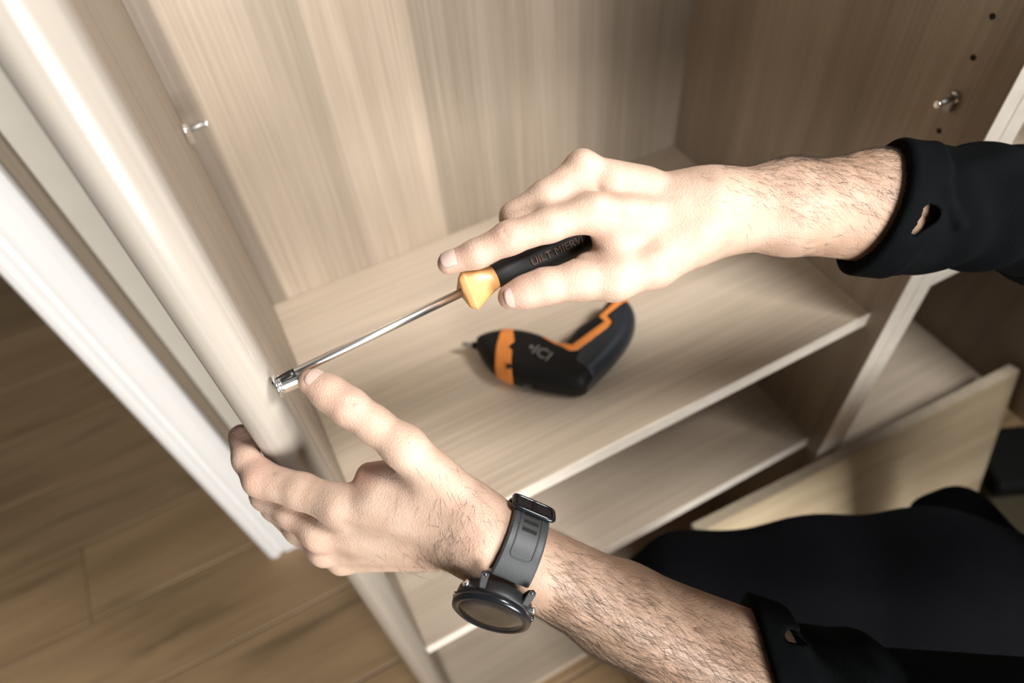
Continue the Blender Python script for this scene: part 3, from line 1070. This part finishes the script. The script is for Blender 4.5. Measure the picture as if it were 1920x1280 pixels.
lathe(bm, [(0, 19.5 * mm), (2 * mm, 22 * mm), (7 * mm, 22.8 * mm), (9.5 * mm, 22.4 * mm)], wp(CN, 0, -1), axn, up=Vector(aL), n=64)
bm_obj('case', bm, M_case, watch, True)
bm = bmesh.new()
lathe(bm, [(9.3 * mm, 22.9 * mm), (10.5 * mm, 23.4 * mm), (12.5 * mm, 23.0 * mm), (13.6 * mm, 21.0 * mm), (13.0 * mm, 19.2 * mm), (12.4 * mm, 18.8 * mm)], wp(CN, 0, -1), axn, up=Vector(aL), n=64, cap=False)
bz = bm_obj('bezel', bm, M_bezel, watch, True)
bm = bmesh.new()
lathe(bm, [(11.8 * mm, 19.3 * mm), (12.9 * mm, 19.1 * mm), (13.05 * mm, 12 * mm), (13.1 * mm, 0.2 * mm)], wp(CN, 0, -1), axn, up=Vector(aL), n=64)
bm_obj('screen', bm, M_glass, watch, True)
# four lugs with their screws, side buttons
for ss in (-1, 1):
    for aa in (-1, 1):
        bm = bmesh.new()
        q = [(CN + 8.5, 12, 12.0 * aa), (CN + 8.0, 19.5, 13.0 * aa), (CN + 2.5, 24.0, 14.2 * aa), (CN + 0.8, 25.5, 14.2 * aa), (CN - 0.2, 23.5, 14.2 * aa), (CN + 0.5, 13, 12.5 * aa)]
        A = [bm.verts.new(wp(n_, s_ * ss, a_ - 1 - 2.1 * 1)) for n_, s_, a_ in q]
        B = [bm.verts.new(wp(n_, s_ * ss, a_ - 1 + 2.1 * 1)) for n_, s_, a_ in q]
        for i in range(6):
            bm.faces.new((A[i], A[(i + 1) % 6], B[(i + 1) % 6], B[i]))
        bm.faces.new(A)
        bm.faces.new(B[::-1])
        bmesh.ops.bevel(bm, geom=bm.edges[:], offset=0.5 * mm, segments=1, affect='EDGES')
        lug = bm_obj('lug', bm, M_case, watch)
        bm = bmesh.new()
        lathe(bm, [(0, 1.5 * mm), (0.5 * mm, 1.5 * mm), (0.7 * mm, 1.2 * mm)], wp(CN + 1.2, 24.2 * ss, 14.2 * aa - 1), Vector(sL * ss), n=14)
        bm_obj('lug_screw', bm, M_bezel, lug, True)
for aa, tilt in ((1, -30), (1, 0), (1, 30), (-1, -28), (-1, 28)):
    t = math.radians(tilt)
    dirv = Vector(aL) * aa * math.cos(t) + Vector(sL) * math.sin(t)
    bm = bmesh.new()
    lathe(bm, [(21.5 * mm, 2.3 * mm), (24.2 * mm, 2.3 * mm), (24.8 * mm, 1.9 * mm)], wp(CN + 5.0, 0, -1), dirv, up=axn, n=18)
    bm_obj('button', bm, M_steel if tilt else M_bezel, watch, True)

# strap: an oval band round the wrist, wide at the case and narrower at the buckle
def strap_pt(t):
    r_ = float(np.interp((t % (2 * math.pi)) / (2 * math.pi) * NT, np.arange(NT + 1), np.append(RAD, RAD[0])))
    return r_ * math.cos(t), r_ * math.sin(t)


def strap_nrm(t):
    a_, b_ = np.array(strap_pt(t - 0.03)), np.array(strap_pt(t + 0.03))
    d_ = (b_ - a_) / np.linalg.norm(b_ - a_)
    return d_[1], -d_[0]


def strap_band(name, t0, t1, w0, w1, th, off, mat, nseg=40, slots=(), inset=False):
    bm = bmesh.new()
    rows = []
    for i in range(nseg + 1):
        t = t0 + (t1 - t0) * i / nseg
        n_, s_ = strap_pt(t)
        nx, sx = strap_nrm(t)
        w_ = w0 + (w1 - w0) * (i / nseg)
        ro = []
        prof_ = [(-w_ / 2, off), (-w_ / 2, off + th * .7), (-w_ / 2 + 1.2, off + th), (w_ / 2 - 1.2, off + th), (w_ / 2, off + th * .7), (w_ / 2, off)]
        for a_, h_ in prof_:
            ro.append(bm.verts.new(wp(n_ + nx * h_, s_ + sx * h_, a_)))
        rows.append(ro)
    for A, B in zip(rows, rows[1:]):
        for j in range(6):
            bm.faces.new((A[j], A[(j + 1) % 6], B[(j + 1) % 6], B[j]))
    bm.faces.new(rows[0])
    bm.faces.new(rows[-1][::-1])
    return bm_obj(name, bm, mat, watch, False)


PI = math.pi
st = strap_band('strap', 0.17 * PI, 0.66 * PI, 23.5, 21.5, 2.6, 0.0, M_strap)
st2 = strap_band('strap', 1.82 * PI, 0.67 * PI, 23.5, 20.0, 2.4, 0.0, M_strap)


def strap_frame(t, h_):
    n_, s_ = strap_pt(t)
    nx, sx = strap_nrm(t)
    N_ = Vector(nL * nx + sL * sx)
    A_ = Vector(aL)
    T_ = A_.cross(N_)
    if T_.dot(Vector(nL * -math.sin(t) + sL * math.cos(t))) < 0: T_ = -T_
    o = wp(n_ + nx * h_, s_ + sx * h_, 0)
    return Matrix(((A_.x, T_.x, N_.x, o.x), (A_.y, T_.y, N_.y, o.y), (A_.z, T_.z, N_.z, o.z), (0, 0, 0, 1)))


# slots of the strap and its pressed outline
for k_, t in enumerate((0.425, 0.47, 0.515)):
    bm = bmesh.new()
    add_box(bm, (-4.6 * mm, -1.25 * mm, 2.35 * mm), (4.6 * mm, 1.25 * mm, 2.72 * mm), strap_frame(t * PI, 0))
    bmesh.ops.bevel(bm, geom=bm.edges[:], offset=0.15 * mm, segments=1, affect='EDGES')
    bm_obj('slot', bm, M_hole, st)
def rib(path, r_):
    bm = bmesh.new()
    rings = []
    P = [strap_frame(t * PI, 2.62) @ Vector((a_ * mm, 0, 0)) for t, a_ in path]
    for i, p in enumerate(P):
        tg = (P[min(i + 1, len(P) - 1)] - P[max(i - 1, 0)]).normalized()
        up = strap_frame(path[i][0] * PI, 0).to_3x3() @ Vector((0, 0, 1))
        a, u_, v_ = frame_from(tg, up)
        rings.append([bm.verts.new(p + (u_ * math.cos(q * PI / 3) * 0.6 + v_ * math.sin(q * PI / 3)) * r_) for q in range(6)])
    for A, B in zip(rings, rings[1:]):
        for j in range(6):
            bm.faces.new((A[j], A[(j + 1) % 6], B[(j + 1) % 6], B[j]))
    return bm
path = [(0.54 - 0.24 * i / 14, -6.6) for i in range(15)] + [(0.288, -5.6), (0.283, -3.8), (0.283, 0), (0.283, 3.8), (0.288, 5.6)] + [(0.30 + 0.24 * i / 14, 6.6) for i in range(15)]
bm_obj('moulded_rib', rib(path, 0.55 * mm), M_strap, st, True)
# buckle frame, tongue and keeper at the top of the wrist
Mb = strap_frame(0.585 * PI, 0)
bk = None
bm = bmesh.new()
outer = []
for i in range(40):
    a = 2 * PI * i / 40
    outer.append((12.9 * math.copysign(abs(math.cos(a)) ** 0.35, math.cos(a)), 7.0 * math.copysign(abs(math.sin(a)) ** 0.35, math.sin(a))))
rings = []
for i, (x_, y_) in enumerate(outer):
    c = Vector((x_ * mm, y_ * mm, 3.6 * mm))
    tg = Vector((outer[(i + 1) % 40][0] - outer[i - 1][0], outer[(i + 1) % 40][1] - outer[i - 1][1], 0)).normalized()
    a_, u_, v_ = frame_from(tg, (0, 0, 1))
    rings.append([bm.verts.new(Mb @ (c + (u_ * math.cos(q * PI / 4) * 1.5 + v_ * math.sin(q * PI / 4) * 1.2) * mm)) for q in range(8)])
for i in range(40):
    A, B = rings[i], rings[(i + 1) % 40]
    for j in range(8):
        bm.faces.new((A[j], A[(j + 1) % 8], B[(j + 1) % 8], B[j]))
bk = bm_obj('buckle', bm, M_bezel, watch, True)
bm = bmesh.new()
add_box(bm, (-11.6 * mm, -5.4 * mm, 2.6 * mm), (11.6 * mm, 5.4 * mm, 4.4 * mm), Mb)
bmesh.ops.bevel(bm, geom=bm.edges[:], offset=0.7 * mm, segments=2, affect='EDGES')
bm_obj('buckle_plate', bm, M_case, bk)
bm = bmesh.new()
add_box(bm, (-1.2 * mm, -6.4 * mm, 4.3 * mm), (1.2 * mm, 5 * mm, 5.2 * mm), Mb)
bm_obj('tongue', bm, M_bezel, bk)

# ------------------------------------------------------------------ chrome fitting and screwdriver
fx = np.array((-0.0322, 0.2965, 0))
p0 = W(512, 727, .4165)
fo = Vector((-0.0323, p0[1], p0[2]))
ft = empty('screw_fitting', tuple(fo), label='chrome flanged fitting on the upright, at the tip of the screwdriver', cat='fitting')
ax = Vector((1, 0, 0))
bm = bmesh.new()
lathe(bm, [(0, 7.2 * mm), (1.0 * mm, 7.3 * mm), (1.6 * mm, 6.6 * mm), (1.8 * mm, 5.2 * mm), (2.6 * mm, 5.2 * mm), (2.8 * mm, 6.2 * mm), (3.6 * mm, 6.2 * mm), (4.0 * mm, 5.4 * mm)], fo, ax, n=40)
bm_obj('flange', bm, M_chrome, ft, True)
# open half sleeve behind the bit
cup = Vector(WD((0.25, 1, 0.05)))
a, u_, v_ = frame_from(ax, cup)
bm = bmesh.new()
rows = []
for k_, (t, ro_, ri) in enumerate(((3.6 * mm, 6.0 * mm, 5.0 * mm), (14.6 * mm, 6.0 * mm, 5.0 * mm), (16 * mm, 6.3 * mm, 5.2 * mm))):
    rw = []
    for i in range(19):
        an = -1.75 + 3.5 * i / 18
        rw.append((bm.verts.new(fo + a * t + (u_ * math.cos(an) + v_ * math.sin(an)) * ro_), bm.verts.new(fo + a * t + (u_ * math.cos(an) + v_ * math.sin(an)) * ri)))
    rows.append(rw)
for A, B in zip(rows, rows[1:]):
    for i in range(18):
        bm.faces.new((A[i][0], A[i + 1][0], B[i + 1][0], B[i][0]))
        bm.faces.new((A[i][1], B[i][1], B[i + 1][1], A[i + 1][1]))
    for i in (0, 18):
        bm.faces.new((A[i][0], B[i][0], B[i][1], A[i][1]))
for rw in (rows[0], rows[-1]):
    for i in range(18):
        bm.faces.new((rw[i][0], rw[i + 1][0], rw[i + 1][1], rw[i][1]))
bm_obj('half_sleeve', bm, M_chrome, ft, False)

sd = empty('screwdriver', tuple(tip), label='screwdriver with orange collar and black handle held in the right hand', cat='screwdriver')
Ls = (col0 - tip).length
bm = bmesh.new()
lathe(bm, [(14.2 * mm, 2.7 * mm), (14.5 * mm, 2.85 * mm), (Ls * 0.5, 2.85 * mm), (Ls + 6 * mm, 2.85 * mm)], tip, sax, n=32)
bm_obj('shaft', bm, M_steel, sd, True)
# crosshead bit: four flutes
bm = bmesh.new()
a, u_, v_ = frame_from(sax, WD((0, 0, -1)))
rings = []
for t, rr_, fl_ in ((0.0, 0.6, 0.0), (1.0, 1.5, 0.45), (4.0, 2.3, 0.5), (8.0, 2.8, 0.36), (11.0, 2.88, 0.0), (14.4, 2.88, 0.0)):
    rg = []
    for i in range(32):
        an = 2 * PI * i / 32 + 0.5
        q = rr_ * (1 - fl_ * max(0, math.cos(4 * an)) ** 0.6)
        rg.append(bm.verts.new(tip + a * t * mm + (u_ * math.cos(an) + v_ * math.sin(an)) * q * mm))
    rings.append(rg)
for A, B in zip(rings, rings[1:]):
    for i in range(32):
        bm.faces.new((A[i], A[(i + 1) % 32], B[(i + 1) % 32], B[i]))
bm.faces.new(rings[0][::-1])
bm.faces.new(rings[-1])
bm_obj('bit_tip', bm, M_bit, sd, True)
# flared three-cornered collar tapering to the handle neck
bm = bmesh.new()
rings = []
rot = None
a, u_, v_ = frame_from(sax, WD((-0.25, 1, -0.35)))
for t, cr_, fl_ in ((0.0, 11.2, 1.0), (0.4, 12.2, 1.0), (3.0, 15.2, 1.0), (3.8, 15.4, 1.0), (5.0, 14.8, 1.0), (12, 11.8, 0.7), (19, 9.0, 0.3), (23.5, 7.9, 0.1)):
    rg = []
    for i in range(48):
        an = 2 * PI * i / 48
        tri = math.cos(PI / 3) / math.cos(((an + PI / 3) % (2 * PI / 3)) - PI / 3) if False else 1.0
        am = ((an + PI / 3) % (2 * PI / 3)) - PI / 3
        tri = 0.56 / max(0.56, math.cos(PI / 3 - abs(am)))      # rounded triangle, corners at 0, 120, 240 degrees
        q = cr_ * (1 - fl_ + fl_ * tri)
        q = min(q, cr_ * 0.985)
        rg.append(bm.verts.new(col0 + a * t * mm + (u_ * math.cos(an) + v_ * math.sin(an)) * q * mm))
    rings.append(rg)
for A, B in zip(rings, rings[1:]):
    for i in range(48):
        bm.faces.new((A[i], A[(i + 1) % 48], B[(i + 1) % 48], B[i]))
bm.faces.new(rings[0][::-1])
bm.faces.new(rings[-1])
bm_obj('collar', bm, M_orange, sd, True)
# handle
bm = bmesh.new()
rings = []
for t, rr_, fl_ in ((23.0, 7.2, 0.0), (24.0, 7.9, 0.02), (32, 8.4, 0.04), (45, 9.6, 0.06), (60, 11.2, 0.07), (78, 12.2, 0.07), (98, 12.0, 0.05), (106, 10.5, 0.02), (110, 7, 0)):
    rg = []
    for i in range(48):
        an = 2 * PI * i / 48
        rg.append(bm.verts.new(col0 + a * t * mm + (u_ * math.cos(an) + v_ * math.sin(an)) * rr_ * (1 - fl_ * (0.5 + 0.5 * math.cos(6 * an))) * mm))
    rings.append(rg)
for A, B in zip(rings, rings[1:]):
    for i in range(48):
        bm.faces.new((A[i], A[(i + 1) % 48], B[(i + 1) % 48], B[i]))
bm.faces.new(rings[0][::-1])
bm.faces.new(rings[-1])
hd = bm_obj('handle', bm, M_black, sd, True)


def text_mesh(name, s, size, mat, parent, fn, squeeze=1.0):
    cu = bpy.data.curves.new(name, 'FONT')
    cu.body = s
    cu.size = size
    cu.align_x = 'CENTER'
    cu.align_y = 'CENTER'
    cu.resolution_u = 3
    cu.extrude = size * 0.02
    o = bpy.data.objects.new(name, cu)
    COL.objects.link(o)
    dg = bpy.context.evaluated_depsgraph_get()
    dg.update()
    me = bpy.data.meshes.new_from_object(o.evaluated_get(dg))
    bpy.data.objects.remove(o, do_unlink=True)
    for v in me.vertices:
        v.co = fn(v.co.x * squeeze, v.co.y, v.co.z)
    return mesh_obj(name, me, mat, parent, False)


vw = Vector(WD((0, 0.25, -1)))
a, un, vn = frame_from(sax, vw)               # un points at the viewer
if vn.dot(Vector(WD((0, -1, 0)))) < 0: vn = -vn


def on_handle(x_, y_, z_):
    t = 66 * mm + x_
    rr_ = np.interp(t / mm, [24, 32, 45, 60, 78], [7.9, 8.4, 9.6, 11.2, 12.2]) * mm + 0.0001 + z_
    an = (y_ - 1.0 * mm) / rr_
    return col0 + a * t + (un * math.cos(an) + vn * math.sin(an)) * rr_


text_mesh('lettering', 'UILT MIERVI', 7.2 * mm, M_copper, hd, on_handle, 1.0)

# ------------------------------------------------------------------ cordless drill lying on the shelf
DT = CZ - Z1                                    # shelf is this far below the camera
HH = 0.019                                      # half thickness of the body
zc_ = Z1 + HH + 0.0012
DC = CZ - zc_


def on_shelf(px, py, dd=None):
    v = RM @ np.array([px - 960, py - 640, F])
    t = (dd or (DC - 0.004)) / v[2]
    return np.array([v[0] * t, v[1] * t])


drill = empty('cordless_drill', (0.24, 0.45, Z1), label='small black and orange cordless drill lying on the middle shelf', cat='drill')
gd = Grid((0.10, 0.33, Z1 - 0.004), (0.40, 0.56, Z1 + 0.05), 0.0012)


def poly_sdf(P2, X, Y):
    d_ = np.full(np.broadcast(X, Y).shape, 1e9, np.float32)
    ins = np.zeros(d_.shape, bool)
    n_ = len(P2)
    for i in range(n_):
        ax_, ay_ = P2[i]
        bx_, by_ = P2[(i + 1) % n_]
        ex, ey = bx_ - ax_, by_ - ay_
        wx, wy = X - ax_, Y - ay_
        h = np.clip((wx * ex + wy * ey) / (ex * ex + ey * ey + 1e-14), 0, 1)
        d_ = np.minimum(d_, (wx - ex * h) ** 2 + (wy - ey * h) ** 2)
        c = ((ay_ > Y) != (by_ > Y)) & (X < ex * (Y - ay_) / (ey if abs(ey) > 1e-12 else 1e-12) + ax_)
        ins ^= c
    d_ = np.sqrt(d_)
    return np.where(ins, -d_, d_)


def PS(l):
    return [on_shelf(*p) for p in l]


def smooth_poly(P, it=2):
    P = [np.array(p) for p in P]
    for _ in range(it):
        Q = []
        for i in range(len(P)):
            a_, b_ = P[i], P[(i + 1) % len(P)]
            Q += [a_ * 0.75 + b_ * 0.25, a_ * 0.25 + b_ * 0.75]
        P = Q
    return P


OUT = [(888, 640), (905, 629), (935, 622), (970, 622), (1005, 629), (1030, 640), (1052, 652), (1064, 640), (1080, 620), (1105, 605), (1122, 590), (1135, 572), (1150, 562), (1170, 564),
       (1184, 576), (1192, 596), (1190, 618), (1178, 642), (1158, 668), (1132, 696), (1108, 719), (1096, 731), (1075, 732), (1045, 728), (1010, 722), (975, 714), (945, 704), (920, 690), (902, 668)]
X, Y, Z = gd.pts((slice(None),) * 3)
d2 = poly_sdf(smooth_poly(PS(OUT), 1), X[:, :, 0], Y[:, :, 0]).astype(np.float32)[:, :, None]
rr_ = HH - 0.003
qx, qz = d2 + rr_, np.abs(Z - zc_) - HH + rr_
Dd = np.minimum(np.maximum(qx, qz), 0) + np.sqrt(np.maximum(qx, 0) ** 2 + np.maximum(qz, 0) ** 2) - rr_


def region(l, expand=0.0):
    return poly_sdf(PS(l), X[:, :, 0], Y[:, :, 0]).astype(np.float32)[:, :, None] - expand


R_ring = region([(944, 600), (962, 618), (966, 655), (955, 664), (962, 672), (960, 692), (962, 740), (925, 720), (929, 690), (933, 660), (942, 630)])
R_trim = region([(1022, 636), (1072, 662), (1132, 618), (1121, 607), (1166, 566), (1150, 556), (1168, 552), (1180, 572), (1136, 607), (1146, 618), (1140, 628), (1082, 672), (1068, 673), (1018, 644)])
R_grip = region([(1090, 664), (1144, 628), (1150, 616), (1142, 608), (1186, 570), (1230, 560), (1230, 640), (1110, 745), (1094, 733), (1112, 712), (1080, 690)])
R_nose = region([(860, 600), (940, 600), (934, 660), (928, 690), (922, 720), (860, 700)])
body_d = np.maximum(np.maximum(np.maximum(Dd, -(R_ring + 0.0006)), -(R_nose + 0.0006)), -(R_grip + 0.0004))
for nm, fld, mt in (('body', body_d, M_drillbody), ('nose_cone', np.maximum(Dd + 0.0006, R_nose), M_drillbody), ('orange_ring', np.maximum(Dd - 0.0006, R_ring), M_orange2),
                    ('orange_trim', np.maximum(np.maximum(Dd - 0.0008, R_trim), Z * -1 + zc_ - 0.008), M_orange2), ('grip', np.maximum(Dd - 0.0003, R_grip), M_grip)):
    me, _, _ = polygonise(gd, fld.astype(np.float32), nm)
    mesh_obj(nm, me, mt, drill, True)
nb = on_shelf(900, 645)
nt_ = on_shelf(868, 640)
nd = np.array([*(nt_ - nb), 0])
nd /= np.linalg.norm(nd)
bm = bmesh.new()
lathe(bm, [(-6 * mm, 9 * mm), (0, 7 * mm), (3 * mm, 5.2 * mm), (3.2 * mm, 4.2 * mm), (9 * mm, 4.0 * mm), (9.4 * mm, 3.2 * mm)], (*nb, zc_), nd, n=24)
bm_obj('chuck', bm, M_drillbody, drill, True)
bm = bmesh.new()
lathe(bm, [(6 * mm, 2.9 * mm), (18 * mm, 2.9 * mm), (21 * mm, 1.6 * mm), (23 * mm, 0.6 * mm)], (*nb, zc_), nd, n=6)
bm_obj('bit', bm, M_dull, drill, False)
# housing screws and trigger
for p in ((954, 687), (1084, 688)):
    c = on_shelf(*p, CZ - (Z1 + 2 * HH))
    bm = bmesh.new()
    lathe(bm, [(0, 3.0 * mm), (2.2 * mm, 3.0 * mm), (2.3 * mm, 1.6 * mm)], (c[0], c[1], Z1 + 2 * HH - 0.0006), (0, 0, 1), n=16)
    bm_obj('housing_screw', bm, M_hole, drill, True)
c = on_shelf(1058, 640, CZ - zc_)


OUTS = smooth_poly(PS(OUT), 1)


def top_of(x_, y_):
    q = float(poly_sdf(OUTS, np.array([[x_]]), np.array([[y_]]))[0, 0]) + rr_
    return zc_ + (HH if q <= 0 else HH - rr_ + math.sqrt(max(rr_ * rr_ - q * q, 0)))


def flat_text(s, size, p, p2, mat):
    a_ = on_shelf(*p, CZ - (Z1 + 2 * HH))
    b_ = on_shelf(*p2, CZ - (Z1 + 2 * HH))
    e = (b_ - a_) / np.linalg.norm(b_ - a_)
    u2 = np.array((-e[1], e[0]))
    c_ = (a_ + b_) / 2

    def fn(x_, y_, z_):
        q = c_ + e * x_ + u2 * y_
        return Vector((q[0], q[1], top_of(q[0], q[1]) + z_ + 0.0002))
    return text_mesh('lettering', s, size, mat, drill, fn)


flat_text('•ICI', 19 * mm, (984, 646), (1040, 676), M_print)
flat_text('3.6V', 5.5 * mm, (972, 706), (1002, 714), M_print)
